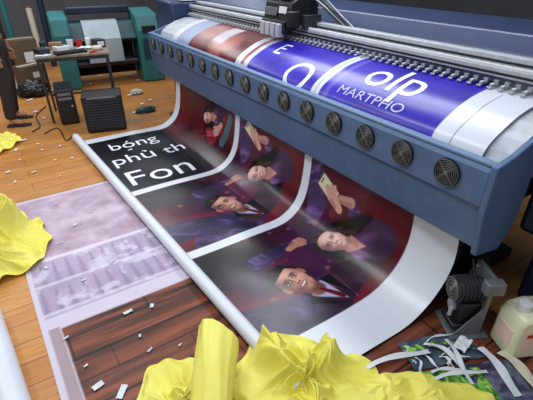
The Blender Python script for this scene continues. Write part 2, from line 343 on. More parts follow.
class Fig:
    def __init__(s,U,Y,I,mask,cx,cy,ang,k):
        c,sn=math.cos(ang),math.sin(ang); s.u=((U-cx)*c+(Y-cy)*sn)/k; s.v=(-(U-cx)*sn+(Y-cy)*c)/k; s.I=I; s.m=mask
    def p(s,m,col): put(s.I,m*s.m,col)
    def cloth(s,m,dark,lightc,f=22,seed=3):
        n_=vn(s.u+.3*s.v,s.v*.5,f,seed); r=1-np.abs(n_-.5)*4; r=np.clip(r,0,1)**2; g=(.25*fbm(s.u,s.v,9,seed+4)+.75*r*sm(.35,.7,fbm(s.u,s.v,6,seed+9)))[...,None]
        c=np.array(C3(*dark))*(1-g)+np.array(C3(*lightc))*g; put(s.I,m*s.m,c)
    def hair(s,m,seed=5,hi=(84,50,58)):
        n_=vn(s.u*1.0+s.v*.25,s.v*.25,110,seed); g=(np.clip(n_-.4,0,1)*1.3*sm(.3,.7,vn(s.u,s.v,16,seed+2)))[...,None]
        c=np.array(C3(10,7,10))*(1-g)+np.array(C3(*hi))*g; put(s.I,m*s.m,c)
    def face(s,rx,ry,base,light,shade,lip,fem=False):
        u,v=s.u,s.v; E=lambda cx,cy,a,b,an=0,so=.15: ell(u,v,cx*rx,cy*ry,a*rx,b*ry,an,so)
        fm=np.maximum(E(0,.12,1,.88,0,.05),E(0,-.42,.74,.60,0,.07))
        s.p(fm,base); m0=s.m; s.m=m0*fm
        s.p(E(-.95,-.1,.75,1.2,0,.6)*.85,shade); s.p(E(.95,-.2,.30,.9,0,.8)*.45,(120,50,90)); s.p(E(.35,.12,.45,.7,0,.9)*.65,light); s.p(E(.05,.62,.55,.25,0,.8)*.5,light)
        s.p(E(.0,-1.02,.9,.22,0,.7)*.6,shade); s.p(E(.52,-.18,.24,.20,0,.9)*.5,light); s.p(E(-.42,-.22,.22,.18,0,.9)*.3,light)
        for sx in(-1,1):
            s.p(E(sx*.41,.13,.30,.15,0,.6)*.65,shade)
            s.p(E(sx*.41,.09,.19,.050,0,.2),(206,190,184)); s.p(E(sx*.41,.095,.095,.060,0,.15),(30,16,14)); s.p(E(sx*.41+.03,.11,.025,.02,0,.3),(240,236,230))
            s.p(E(sx*.41,.145,.23,.026,-sx*.12,.3),(24,14,14)); s.p(E(sx*.41,.03,.19,.018,0,.5)*.5,shade)
            s.p(E(sx*.43,.29,.29,.034 if fem else .048,-sx*.14,.4)*.85,(44,28,26))
        s.p(E(-.11,.02,.06,.26,0,.7)*.55,shade); s.p(E(.04,.02,.06,.26,0,.8)*.55,light); s.p(E(.02,-.18,.12,.08,0,.5)*.55,light)
        s.p(E(-.10,-.25,.07,.03,0,.4)*.9,(70,34,30)); s.p(E(.10,-.25,.07,.03,0,.4)*.9,(70,34,30)); s.p(E(0,-.29,.18,.03,0,.6)*.6,shade)
        w_=.34 if fem else .38
        s.p(E(0,-.50,w_,.095,0,.15),lip); s.p(E(0,-.487,w_*.78,.048,0,.15),(232,224,220)); s.p(E(0,-.405,w_*.9,.05,0,.3)*.8,base); s.p(E(0,-.435,w_*.95,.018,0,.4)*.6,(90,30,34))
        s.p(E(0,-.67,.22,.05,0,.6)*.5,shade); s.p(E(0,-.80,.22,.12,0,.8)*.35,light)
        for sx in(-1,1): s.p(E(sx*.50,-.36,.03,.16,sx*.3,.6)*.5,shade)
        s.m=m0
def man(U,Y,I,mask,cx,cy,ang,k):
    f=Fig(U,Y,I,mask,cx,cy,ang,k); u,v=f.u,f.v
    f.cloth(cap(u,v,(.0,-.15),(-.26,-.14),.085,.12,.008),(12,9,20),(104,74,140),18,3); f.cloth(cap(u,v,(.0,-.15),(.18,-.20),.08,.07,.008),(12,9,20),(110,50,90),18,7)
    f.cloth(cap(u,v,(-.12,-.07),(-.30,.07),.06,.08,.008),(16,12,28),(112,84,160),20,13)
    f.p(poly(u,v,[(-.05,-.09),(.0,-.21),(.045,-.09)]),(176,170,204)); f.p(cap(u,v,(.0,-.04),(-.005,-.095),.033,.034,.006),(130,78,68)); f.p(cap(u,v,(-.02,-.06),(.01,-.10),.02,.02,.01)*.5,(84,44,40))
    f.p(poly(u,v,[(-.085,-.10),(-.03,-.21),(-.045,-.08)]),(10,8,16)); f.p(poly(u,v,[(.04,-.08),(.03,-.21),(.085,-.11)]),(10,8,16)); f.p(cap(u,v,(.0,-.11),(.002,-.19),.008,.012,.003),(90,14,26))
    f.hair(ell(u,v,-.002,.028,.074,.080,0,.04),5)
    for sx in(-1,1): f.p(ell(u,v,sx*.064,-.004,.010,.020,0,.12),(160,102,88))
    f.face(.061,.084,(180,122,104),(228,176,152),(86,44,48),(134,58,58))
    f.hair(poly(u,v,[(-.062,.035),(-.03,.052),(.05,.058),(.062,.035),(.05,.095),(-.03,.10)],.004),9)
    f.hair(cap(u,v,(-.04,.075),(.045,.078),.020,.018,.004),11)
def woman(U,Y,I,mask,cx,cy,ang,k):
    f=Fig(U,Y,I,mask,cx,cy,ang,k); u,v=f.u,f.v
    f.hair(cap(u,v,(.025,.02),(.080,-.17),.068,.056,.014),15); f.hair(cap(u,v,(-.02,.0),(-.070,-.16),.058,.046,.014),16)
    f.cloth(cap(u,v,(.0,-.15),(.03,-.22),.06,.08,.008),(30,14,38),(150,100,160),20,23)
    f.p(poly(u,v,[(-.04,-.085),(.0,-.165),(.04,-.085)]),(204,146,134)); f.p(cap(u,v,(0,-.03),(.0,-.095),.026,.034,.006),(186,126,116)); f.p(cap(u,v,(-.012,-.065),(.012,-.075),.016,.016,.01)*.5,(130,76,74))
    f.hair(ell(u,v,0,.022,.069,.078,0,.04),17)
    f.face(.052,.074,(212,152,140),(244,204,190),(116,64,72),(178,42,60),True)
    f.hair(poly(u,v,[(-.058,.0),(-.044,.045),(.005,.062),(.0,.098),(-.05,.08),(-.068,.03)],.004),19); f.hair(poly(u,v,[(.0,.064),(.045,.038),(.058,.0),(.068,.03),(.05,.08),(.0,.098)],.004),20)
    f.hair(cap(u,v,(.058,.03),(.066,-.07),.016,.020,.006),21); f.hair(cap(u,v,(-.060,.02),(-.066,-.07),.010,.014,.006),25)
def hand(U,Y,I,mask,hx,hy,a,k=1.0,col=(204,148,134),dk=(140,90,84)):
    f=Fig(U,Y,I,mask,hx,hy,a,k); u,v=f.u,f.v
    f.p(cap(u,v,(0,-.09),(0,-.02),.022,.032,.004),col); f.p(cap(u,v,(-.018,-.06),(-.018,-.02),.010,.012,.008)*.6,dk)
    for j in range(4):
        x=-.027+.018*j; f.p(cap(u,v,(x,.0),(x+.012,.048-.004*abs(j-1.5)),.0095,.0075,.003),col); f.p(cap(u,v,(x+.009,.004),(x+.018,.04),.0015,.0015,.002)*.7,dk)
    f.p(cap(u,v,(.028,-.02),(.056,.02),.011,.009,.003),col)
panels=[(1.15,2.03),(2.11,3.05),(3.13,4.40)]
for k,(a,b) in enumerate(panels):
    sl=local(a-.03,b+.03); U=Ug[sl];Y=Yg[sl];I=img[sl]
    m3=rect(U,Y,-5,2.25,a,b)
    g=sm(.25,.8,fbm(U,Y,2.4,11))[...,None]; put(I,m3,np.array(C3(30,6,14))*(1-g)+np.array(C3(98,18,34))*g)
    rs=random.Random(5+k)
    if k<2:
        mc=(1.17,1.50) if k==0 else (1.25,2.52); dy=mc[1]; wu=mc[0]+.42; wy=dy+.11
        put(I,m3*ell(U,Y,mc[0]+.35,dy+.15,.7,.30,.2,.6)*.35,(70,30,90))
        for _ in range(26):
            bu_,bv_=mc[0]+rs.uniform(-.45,1.0),dy+rs.uniform(-.3,.55); r_=rs.uniform(.010,.032); put(I,m3*.28*ell(U,Y,bu_,bv_,r_,r_,0,.15),rs.choice([(190,60,60),(150,90,170),(200,120,90)]))
        put(I,m3*ell(U,Y,mc[0]-.14,dy-.22,.46,.15,-.2,.5)*.8,(134,14,34))
        put(I,m3*ell(U,Y,mc[0]-.3,dy+.38,.42,.17,0,.4)*.9,(10,7,16))
        put(I,m3*ell(U,Y,mc[0]+.80,dy+.0,.28,.45,0,.7)*.8,(96,22,26))
        f=Fig(U,Y,I,m3,mc[0]+.66,dy+.42,.2,1); f.cloth(ell(f.u,f.v,0,0,.24,.10,0,.10),(38,20,58),(140,104,170),16,33)
        f=Fig(U,Y,I,m3,0,0,0,1); f.cloth(cap(f.u,f.v,(mc[0]-.10,dy+.26),(mc[0]+.18,dy+.31),.065,.042,.006),(16,12,28),(108,80,154),16,37)
        man(U,Y,I,m3,mc[0],mc[1],.55,1.62)
        hand(U,Y,I,m3,mc[0]+.25,dy+.30,-1.25,1.05,(180,122,108),(112,68,62))
        f=Fig(U,Y,I,m3,0,0,0,1); f.cloth(cap(f.u,f.v,(wu+.12,wy-.14),(wu+.29,wy-.03),.075,.048,.006),(34,16,44),(150,104,168),16,43)
        woman(U,Y,I,m3,wu,wy,.42,1.52)
        f=Fig(U,Y,I,m3,0,0,0,1); f.p(cap(f.u,f.v,(wu+.30,wy-.01),(wu+.28,wy+.10),.036,.026,.005),(196,140,126)); f.p(cap(f.u,f.v,(wu+.285,wy-.01),(wu+.262,wy+.10),.012,.010,.012)*.6,(136,84,84))
        hx,hy=wu+.27,wy+.17
        f=Fig(U,Y,I,m3,hx+.035,hy+.045,-.45,1.15)
        f.p(rect(f.u,f.v,-.052,.052,-.088,.088,.003),(92,80,62)); f.p(rect(f.u,f.v,-.046,.046,-.080,.080,.003),(216,208,178)); f.p(rect(f.u,f.v,-.02,.02,.06,.07,.003),(60,56,50)); f.p(ell(f.u,f.v,0,.01,.018,.018,0,.15)*.7,(170,150,110))
        hand(U,Y,I,m3,hx+.0,hy-.0,-.55,1.25,(212,156,142),(142,92,88))
    else:
        for _ in range(16):
            bu_,bv_=rs.uniform(1.6,2.2),rs.uniform(3.2,4.3); r_=rs.uniform(.01,.03); put(I,m3*.3*ell(U,Y,bu_,bv_,r_,r_,0,.15),rs.choice([(190,60,60),(150,90,170),(200,120,90)]))
        put(I,m3*(1-sm(1.38,1.50,U)),(8,8,18))
        wu,wy=1.80,3.56
        f=Fig(U,Y,I,m3,0,0,0,1); f.cloth(ell(f.u,f.v,wu-.02,wy,.17,.11,.6,.08),(96,14,32),(220,90,104),16,51)
        woman(U,Y,I,m3,wu+.06,wy+.12,.3,1.2)
        f.cloth(cap(f.u,f.v,(wu-.08,wy-.24),(wu+.18,wy-.34),.05,.04,.006),(50,70,84),(150,180,196),16,53)
        hand(U,Y,I,m3,wu-.02,wy-.10,.9,1.2)
        put(I,m3*ell(U,Y,2.0,3.9,.12,.3,.1,.6)*.6,(60,46,56))
up=sm(2.28,2.30,Ug); br=fbm(Ug,Yg,5,64)
for k,(a,b) in enumerate(panels):
    m3=up*rect(Ug,Yg,2.2,9,a,b)
    if k==0:
        g=br[...,None]; put(img,m3,np.array(C3(34,20,140))*(1-g)+np.array(C3(60,44,200))*g)
        put(img,m3*rect(Ug,Yg,2.2,9,1.95,1.99,.006)*.5,(120,110,200))
    elif k==1:
        g=br[...,None]; put(img,m3,np.array(C3(34,20,140))*(1-g)+np.array(C3(62,46,200))*g)
        put(img,m3*rect(Ug,Yg,2.3,9,2.94,3.1,.01),(206,206,222)); put(img,m3*rect(Ug,Yg,2.5,9,3.0,3.05,.01),(150,60,84))
    else:
        g=br[...,None]; put(img,m3,np.array(C3(70,22,28))*(1-g)+np.array(C3(130,60,54))*g); put(img,m3*ell(Ug,Yg,2.62,3.5,.16,.2,0,.4),(166,96,84)); put(img,m3*ell(Ug,Yg,2.75,3.95,.14,.24,0,.4),(176,132,128))
        put(img,m3*rect(Ug,Yg,2.62,2.9,3.55,3.75,.03),(196,186,194)); put(img,m3*rect(Ug,Yg,2.4,9,4.1,4.4,.02),(160,170,196)); put(img,m3*ell(Ug,Yg,2.5,3.3,.1,.14,0,.4),(110,20,30))
for yk in (1.05,2.07,3.09): put(img,rect(Ug,Yg,2.36,2.9,yk-.002,yk+.002,.002),(60,60,70))
P=surf(Ug,Yg); P=P-np.array([1.2,2.7,0])
M['print']=vcmat('printed vinyl',.26,.03,spec=.45)
gridmesh('printed_sheet',P,img,M['print'],bn)
rp=[Vector((rollx(y)-.03,y,.05)) for y in np.linspace(YN,YF+.05,12)]
mb=MB(); mb.tube([p+Vector((0,0,.003*math.sin(i*1.7))) for i,p in enumerate(rp)],.039,24)
mb.build('rolled_end',M['vinyl'],bn,world=True,angle=60)
MB().tube([rp[-1]+Vector((0,-.02,0)),rp[-1]+Vector((-.004,.08,0))],.024,18).build('core_tube',M['card'],bn,world=True,angle=60)
def lettering(txt,u,y,size,rot,parent,label=None,m='inkwhite',bold=.0,sx=1.0,off=.0016,sp=1.0):
    cu=bpy.data.curves.new('t','FONT'); cu.body=txt; cu.size=size; cu.align_x='CENTER'; cu.align_y='CENTER'; cu.offset=bold*size; cu.resolution_u=4; cu.space_character=sp
    o=bpy.data.objects.new('t',cu); COL.objects.link(o); bpy.context.view_layer.update()
    dg=bpy.context.evaluated_depsgraph_get(); me=bpy.data.meshes.new_from_object(o.evaluated_get(dg)); bpy.data.objects.remove(o)
    bm=bmesh.new(); bm.from_mesh(me); bmesh.ops.triangulate(bm,faces=bm.faces)
    for _ in range(3):
        e=[x for x in bm.edges if x.calc_length()>.02]
        if e: bmesh.ops.subdivide_edges(bm,edges=e,cuts=1); bmesh.ops.triangulate(bm,faces=bm.faces)
    c,s=math.cos(rot),math.sin(rot)
    for v in bm.verts:
        a,b=v.co.x*sx,v.co.y; uu=u+a*c-b*s; vv=y+a*s+b*c
        v.co=Vector(surf(uu,vv,off))-Vector((1.2,2.7,0))
    bm.to_mesh(me); bm.free(); me.materials.clear(); me.materials.append(M[m]); ob=bpy.data.objects.new('printed_lettering',me); COL.objects.link(ob); ob.parent=parent
    if label: ob['label']=label
    return ob
lettering('Fon',1.02,3.35,.42,0,bn,'large white printed word on the black panel',bold=.0,sp=1.02)
lettering('phủ th',1.07,3.79,.28,0,bn,'white printed word on the black panel',bold=.002)
lettering('bóng',1.02,4.16,.26,0,bn,'white printed word on the black panel',bold=.002)
lettering('olp',2.77,1.60,.34,-PI/2,bn,'large white letters on the blue print',bold=.004)
lettering('MARTPHO',2.57,1.64,.095,-PI/2,bn,'small faint letters on the blue print',sx=1.15,m='inkpale')
lettering('O',2.55,2.32,.36,-PI/2,bn,'large white letter on the blue print',bold=.004)
lettering('E',2.76,2.76,.22,-PI/2,bn,'large white letter on the blue print')
# ================================================================ FLOOR PRINT
n,k=460,420
xs=np.linspace(-.17,1.95,k); ys_=np.linspace(.25,3.46,n); Yf,Xf=np.meshgrid(ys_,xs,indexing='ij')
im=np.zeros((n,k,3)); im[...]=C3(200,190,206)
a=fbm(Xf,Yf,2.5,5); b=fbm(Xf,Yf,14,8,5)
mo_=np.clip(.55*a+.45*b,0,1)[...,None]; mo_=np.clip((mo_-.3)*2.2,0,1)
top=np.array(C3(144,116,136))*(1-mo_)+np.array(C3(198,176,196))*mo_
put(im,rect(Xf,Yf,-.14,5,1.99,3.43),top)
lilac=np.array(C3(168,156,186)); put(im,rect(Xf,Yf,-.14,5,1.99,2.56)*.6,lilac)
row=((Yf-2.0)/.27)%1.0; ridx=np.floor((Yf-2.0)/.27)
tx=((Xf+ridx*.04+.012*b)/.075)%1.0
trunk=np.clip(1-np.abs(tx-.5)/(.10+.34*np.clip(1-row,0,1)),0,1)*(row<.9)*sm(.25,.5,b+.15)
m_=rect(Xf,Yf,-.14,5,1.99,2.54)
put(im,m_*trunk*.55,(108,92,132)); put(im,m_*(row<.10)*.5,(220,212,228)); put(im,m_*sm(.55,.7,b)*.5,(220,212,228))
put(im,rect(Xf,Yf,-.14,5,2.53,2.565)*.7,(224,216,230))
put(im,rect(Xf,Yf,-.14,5,2.9,3.0,.05)*.35,(226,206,222))
pl=np.floor((Yf+.02)/.15); ps=((Yf+.02)/.15)%1
wv=fbm(Xf*1.2+pl*3.3,Yf*14,2.2,21); wv2=vn(pl*5.1,pl*0,1.0,55); wv=np.clip((wv-.25)*1.9,0,1)
off_=(pl*.37)%1.0; endj=(((Xf+off_)/.8)%1.0)<.008
w=np.array(C3(44,20,14))*(1-wv[...,None])+np.array(C3(138,72,48))*wv[...,None]
w=w*(.55+.7*wv2[...,None]); w=w*(1-.85*((ps<.04)|(ps>.965)|endj)[...,None])
put(im,rect(Xf,Yf,-.08,5,-1,1.88),w)
put(im,rect(Xf,Yf,-.14,-.085,-1,1.9),(160,138,146))
Z=.0025+.0035*fbm(Xf,Yf,3,77)
Pf=np.stack([Xf+.02*np.sin(Yf*1.7),Yf,Z],-1)
M['printmatte']=vcmat('printed floor sheet',.42,.03,spec=.35)
fo=gridmesh('floor_banner',Pf,im,M['printmatte'])
tag(fo,'mottled lavender print with dark wood planks section lying flat left of the roll','printed sheet')
# ================================================================ YELLOW FABRIC
G='yellow fabric pieces around the printer'
def drape(label,c,rx,ry,peaks,seed,rz=0,nr=150,nt=420,hem=.03,rough=.10):
    th=np.linspace(0,2*PI,nt+1)[:,None]; r=np.linspace(0.0001,1,nr)[None,:]
    ct,st=np.cos(th),np.sin(th)
    out=1+.22*(vn(ct*1.3,st*1.3,1,seed)-.5)*2+.10*(vn(ct*3,st*3,1,seed+1)-.5)*2
    x=ct*r*out*rx; y=st*r*out*ry
    wx=x+.05*(vn(x,y,6,seed+2)-.5)*2; wy=y+.05*(vn(x,y,6,seed+3)-.5)*2
    z=np.zeros_like(x)
    for i,(px,py,h,R,nf) in enumerate(peaks):
        dx,dy=wx-px,wy-py; d=np.hypot(dx,dy)/R; t=np.arctan2(dy,dx)
        b=h*np.exp(-(d*1.25)**2.0)
        f=np.cos(nf*t+5*vn(wx,wy,3,seed+5+i)+i*2+seed); f2=np.cos((nf*2+1)*t+6*vn(wx,wy,5,seed+9+i))
        fold=(1-np.abs(f))
        bb=b+h*(.40*(fold-.4)+.08*(1-np.abs(f2)-.5))*np.clip(d*1.6,0,1)*np.exp(-(d*.95)**2)
        k=.014; z=np.log(np.exp(z/k)+np.exp(np.clip(bb,-.2,2)/k))*k
    z=z-.009
    def ridge(sc,sd,ax,ay): return 1-2*np.abs(vn(wx*ax+.5*wy,wy*ay-.3*wx,sc,sd)-.5)*1.5
    z=z+rough*.26*np.maximum(ridge(7,seed+20,1,.5),0)+rough*.06*np.maximum(ridge(15,seed+30,.6,1.1),0)
    lip=sm(.84,.98,r); z=z*(1-lip)+lip*(.008+hem*np.abs(np.sin(th*7+seed+2*vn(ct,st,2,seed)))**2)
    z=np.maximum(z,.006)
    bulge=.25*z*np.sin(th*5+seed)*(r>.05)
    P=np.stack([x+bulge*ct,y+bulge*st,z],-1)
    o=gridmesh('yellow_fabric',P,None,M['yellow']); place(o,c,rz); s=o.modifiers.new('thick','SOLIDIFY'); s.thickness=.002; s.offset=-1
    tag(o,label,'fabric',G); return o
def c_(px,py,z=.0): v=at(px,py,z); return (v.x,v.y,.006)
drape('big yellow fabric heap covering the near end of the white roll, in the foreground',c_(304,394),.34,.30,[(-.13,.11,.18,.13,3),(.0,.10,.17,.12,3),(.12,.08,.17,.12,3),(.02,-.10,.16,.15,4)],3,-.57,hem=.03,rough=.13)
drape('low yellow fabric spread left of the upright rolled piece, bottom edge',c_(188,412),.26,.26,[(.04,.05,.09,.14,3),(-.06,-.02,.07,.13,3)],8,-.57,hem=.02,rough=.12)
drape('thin flat yellow fabric spread at the bottom edge beside the colourful scraps',c_(418,402),.34,.15,[(-.14,.0,.07,.12,3),(.06,.02,.04,.12,3)],12,-.57,hem=.012,rough=.07)
drape('large yellow fabric heap on the orange floor at the left edge beside the lavender print',c_(-8,256),.36,.50,[(.02,.14,.34,.18,3),(.08,-.12,.22,.17,4),(-.1,.0,.26,.2,3)],21,-.57,hem=.04,rough=.14)
drape('small yellow fabric piece at the left edge near the feet of the standing person',c_(-14,148),.28,.34,[(0,.05,.20,.16,3),(.05,-.12,.14,.14,3)],31,-.57)
def rolled(p,q,r,turns,label,seed,flare=.3):
    p=Vector(p);q=Vector(q);d=q-p;qt=d.to_track_quat('Z','Y'); nt,nl=180,70; R=np.zeros((nt,nl,3))
    for i in range(nt):
        a=2*PI*turns*i/(nt-1)
        for j in range(nl):
            v=j/(nl-1); rr=r*(1.25-.55*i/(nt-1))*(1+.07*math.sin(a*1.0+v*2.5+seed)+.07*(1-2*abs(noise.noise(Vector((math.cos(a)*1.6,math.sin(a)*1.6,v*1.0+seed)))))+.03*math.sin(a*3+v*5))*(1-flare/2+flare*v)
            w=p+d*(v*(1+.12*math.sin(a+seed)))+qt@Vector((rr*math.cos(a),rr*math.sin(a)*.86,0))+Vector((0,0,.02*math.sin(v*PI)))
            R[i,j]=(w.x-p.x,w.y-p.y,max(w.z,.01))
    o=gridmesh('yellow_fabric',R,None,M['yellow']); place(o,(p.x,p.y,0)); s=o.modifiers.new('thick','SOLIDIFY'); s.thickness=.002; tag(o,label,'fabric',G); return o
rolled(at(212,440,.10),at(219,335,.20),.072,1.8,'loosely rolled yellow fabric bundle standing out of the foreground heap',1,.15)
# ================================================================ LEFT PAPER ROLL
l=thing('paper_roll','white paper roll lying at the bottom left corner on the orange floor','paper roll',(-.33,1.6,0))
MB().tube([(-.40,2.15,.07),(-.36,1.8,.07),(-.29,1.1,.07)],.068,24).build('wound_paper',M['vinyl'],l,world=True,angle=60)
MB().tube([(-.403,2.19,.07),(-.40,2.14,.07)],.03,16).build('core',M['card'],l,world=True,angle=60)
# ================================================================ TABLE + CLUTTER
tb=thing('work_table','small worn table with thin metal legs cluttered with tools','table',(.84,5.5,0),math.radians(-11))
MB().box((0,0,.752),(.8,.56,.025)).build('table_top',M['tabletop'],tb,bevel=.004)
MB().box((0,-.255,.72),(.74,.02,.035)).box((0,.255,.72),(.74,.02,.035)).box((-.37,0,.72),(.02,.5,.035)).box((.37,0,.72),(.02,.5,.035)).build('apron_frame',M['darkgrey'],tb)
for sx in(-1,1):
    for sy in(-1,1):
        MB().box((sx*.37,sy*.255,.37),(.025,.025,.74)).build('leg',M['darkgrey'],tb,bevel=.003)
MB().box((0,.255,.2),(.74,.02,.02)).build('stretcher',M['darkgrey'],tb)
TM=ROOT[tb.name]
def tp(x,y,z=.7645): return TM@Vector((x,y,z))
def ttag(o,x,y,rz,label,cat): place(o,tp(x,y),rz); return tag(o,label,cat,'clutter on the work table')
o=MB().box((0,0,.025),(.16,.11,.05)).build('plastic_box',M['white'],bevel=.006); ttag(o,-.12,.05,.4,'low white plastic box in the middle of the cluttered table','box')
MB().box((0,0,.052),(.08,.05,.006)).build('lid_panel',M['grey'],o)
o=MB().box((0,0,.045),(.12,.14,.09)).build('plastic_box',M['black'],bevel=.006); ttag(o,.3,.14,.2,'black plastic box at the back right of the table','box')
MB().box((0,-.071,.045),(.08,.004,.05)).build('front_label',M['paper'],o)
o=MB().box((0,0,.035),(.14,.1,.07)).build('cardboard_box',M['card'],bevel=.003); ttag(o,-.18,.2,-.3,'brown cardboard box at the back of the table beside the teal bottle','box')
o=MB().box((0,0,.03),(.12,.16,.06)).build('plastic_box',M['darkgrey'],bevel=.006); ttag(o,-.32,-.08,.3,'dark grey plastic box at the left side of the table','box')
o=MB().lathe([(.03,0),(.036,.0),(.036,.08),(.016,.10),(.016,.12),(.0,.12)]).build('bottle',M['tealdk']); ttag(o,-.32,.2,0,'small dark teal bottle at the back left of the table','bottle')
o=MB().lathe([(.03,0),(.036,.0),(.036,.09),(.016,.11),(.016,.14),(.0,.14)]).build('bottle',M['white']); ttag(o,.19,.22,0,'white bottle at the back of the table beside the black box','bottle')
o=MB().lathe([(.03,0),(.032,0),(.04,.09),(.037,.09),(.029,.006),(0,.006)]).build('cup',M['white']); ttag(o,-.02,.21,0,'white cup at the back of the table','cup')
o=MB().lathe([(.03,0),(.032,0),(.04,.08),(.037,.08),(.029,.006),(0,.006)]).build('cup',M['red']); ttag(o,.08,.21,0,'red cup at the back of the table','cup')
o=MB().ring((0,0,.022),(0,0,1),.045,.021,28,8).build('tape_roll',M['creamcard']); ttag(o,.27,-.05,0,'cream tape roll lying on the right of the table','tape')
o=MB().ring((0,0,.022),(0,0,1),.04,.02,28,8).build('tape_roll',M['card']); ttag(o,-.3,.06,0,'brown tape roll on the left of the table','tape')
b=MB(); b.box((0,0,.012),(.34,.13,.02))
for i in range(10):
    for j in range(4): b.box((-.15+.033*i,-.045+.03*j,.025),(.026,.024,.008))
o=b.build('keyboard',M['black'],smooth=False); ttag(o,-.02,-.17,.15,'black keyboard at the front edge of the table','keyboard')
def sheet(name,label,cat,c,w,d,rz,m,curl=.02,group=None,seed=0):
    n=14; R=np.zeros((n,n,3))
    for i in range(n):
        for j in range(n):
            x=(i/(n-1)-.5);y=(j/(n-1)-.5); R[i,j]=(x*w,y*d,.002+curl*abs(noise.noise(Vector((x*2.5+seed,y*2.5,seed*1.7))))+curl*(max(0,abs(x)-.3)*2)**2)
    o=gridmesh(name,R,None,m); place(o,c,rz); return tag(o,label,cat,group)
sheet('paper_sheet','white paper sheet curling at the middle of the table behind the tape roll','paper',tp(.12,.07),.21,.12,.5,M['paper'],.03)
sheet('paper_sheet','white paper sheet lying flat at the left front of the table','paper',tp(-.30,-.2),.16,.10,-.2,M['paper'],.012)
b=MB(); b.tube([(-.1,0,.01),(-.04,.005,.012),(0,0,.012)],[.012,.012,.006],8).tube([(0,0,.012),(.08,.012,.012)],.003,6).ring((-.0,0,.012),(0,0,1),.012,.003,12,5)
o=b.build('screwdriver',M['red']); ttag(o,.26,-.19,.6,'red handled screwdriver at the front right of the table','tool')
o=MB().tube([(-.10,-.02,.012),(-.05,.04,.014),(.03,.01,.02),(.07,.05,.014),(.10,.02,.012),(.12,-.02,.01)],.006,6).build('charger_cable',M['black']); ttag(o,.08,-.05,.1,'black charger cable coiled loosely across the middle of the table','cable')
bx=thing('speaker_box','squat black box with front grille standing on the floor beside the table','speaker',(.93,4.83,0),math.radians(-14))
MB().box((0,0,.215),(.42,.32,.40)).build('cabinet',M['black'],bx,bevel=.012)
g=MB()
for i in range(11): g.box((0,-.163,.06+.03*i),(.36,.008,.012))
g.build('grille',M['darkgrey'],bx,bevel=.002)
MB().box((0,-.163,.395),(.3,.01,.02)).build('control_strip',M['grey'],bx)
for sx in(-1,1):
    for sy in(-1,1): MB().cyl((sx*.17,sy*.12,0),(sx*.17,sy*.12,.016),.015,seg=12).build('foot',M['blacksoft'],bx)
ux=thing('computer_case','dark grey computer case on the floor under the table','computer',(.62,5.38,0),math.radians(-8))
MB().box((0,0,.21),(.2,.42,.4)).build('case',M['darkgrey'],ux,bevel=.008)
MB().box((0,-.214,.21),(.18,.012,.38)).build('front_panel',M['black'],ux,bevel=.004)
MB().box((0,-.223,.36),(.14,.006,.03)).box((0,-.223,.31),(.14,.006,.03)).build('drive_slot',M['grey'],ux)
MB().cyl((.06,-.22,.22),(.06,-.226,.22),.01,seg=14).build('power_button',M['alu'],ux)
def spl(pts,n=8):
    out=[];P_=[pts[0]]+pts+[pts[-1]]
    for i in range(1,len(P_)-2):
        for j in range(n):
            t=j/n;a,b,c,d=P_[i-1],P_[i],P_[i+1],P_[i+2]; out.append(.5*((2*b)+(c-a)*t+(2*a-5*b+4*c-d)*t*t+(-a+3*b-3*c+d)*t**3))
    out.append(pts[-1]); return out
tag(MB().tube(spl([at(74,134,.01),at(66,140,.01),at(58,128,.01),at(44,134,.01)]),.006,6).build('power_cable',M['black']),'black power cable snaking on the floor in front of the computer case','cable')
tag(MB().tube(spl([at(46,106,.01),at(36,116,.01),at(40,126,.01),at(32,132,.01)]),.006,6).build('power_cable',M['darkgrey']),'dark grey cable lying on the floor by the left table leg','cable')
# ================================================================ TEAL BACKGROUND PRINTER
tp2=thing('background_printer','teal printer with pale slanted front standing behind the table','printer',(1.76,6.95,0),math.radians(-6))
EC=[(-.35,.0),(-.35,.76),(-.28,.98),(.25,1.04),(.32,.96),(.32,.0)]
MB().prism(EC,'x',.24,.58).build('end_cabinet',M['teal'],tp2,bevel=.03,smooth=False)
MB().prism(EC,'x',-.92,-.68).build('end_cabinet',M['teal'],tp2,bevel=.03,smooth=False)
MB().prism([(-.22,.62),(-.26,.66),(-.08,.88),(.2,.9),(.2,.6)],'x',-.68,.24).build('body',M['tealdk'],tp2,bevel=.01,smooth=False)
MB().prism([(-.30,.35),(-.29,.35),(-.27,.67),(-.09,.893),(.05,.905),(.05,.91),(-.095,.90),(-.28,.675)],'x',-.50,.0).build('loaded_media',M['lightpanel'],tp2,smooth=False)
MB().box((-.22,.12,1.04),(.90,.2,.1)).build('upper_cover',M['navydk'],tp2,bevel=.02)
MB().box((-.22,.0,.3),(.9,.08,.1)).build('cross_bar',M['darkgrey'],tp2,bevel=.006)
MB().box((-.22,.2,.35),(.9,.02,.55)).build('back_panel',M['blacksoft'],tp2)
MB().cyl((-.66,-.18,.32),(.24,-.18,.32),.05).build('take_up_roll',M['black'],tp2)
MB().box((.41,-.36,.78),(.2,.012,.1)).build('control_panel',M['black'],tp2,bevel=.004)
MB().box((.41,-.356,.5),(.22,.012,.3)).build('service_door',M['tealdk'],tp2,bevel=.004)
def carton(loc,w,d,h_,rz,lab,m='card'):
    c=thing('carton',lab,'box',loc,rz,'cartons at the back of the room')
    MB().box((0,0,h_/2),(w,d,h_)).build('body',M[m],c,bevel=.004); MB().box((0,0,h_+.001),(w,.05,.003)).build('tape_strip',M['creamcard'],c)
    MB().box((w*.1,-d/2-.001,h_*.5),(w*.35,.003,h_*.3)).build('shipping_label',M['paper'],c)
carton((-.1,8.3,0),.6,.4,.45,.2,'wide brown cardboard carton on the floor behind the standing person')
carton((-.05,8.3,.46),.4,.35,.3,-.1,'smaller brown cardboard carton stacked on the wide carton')
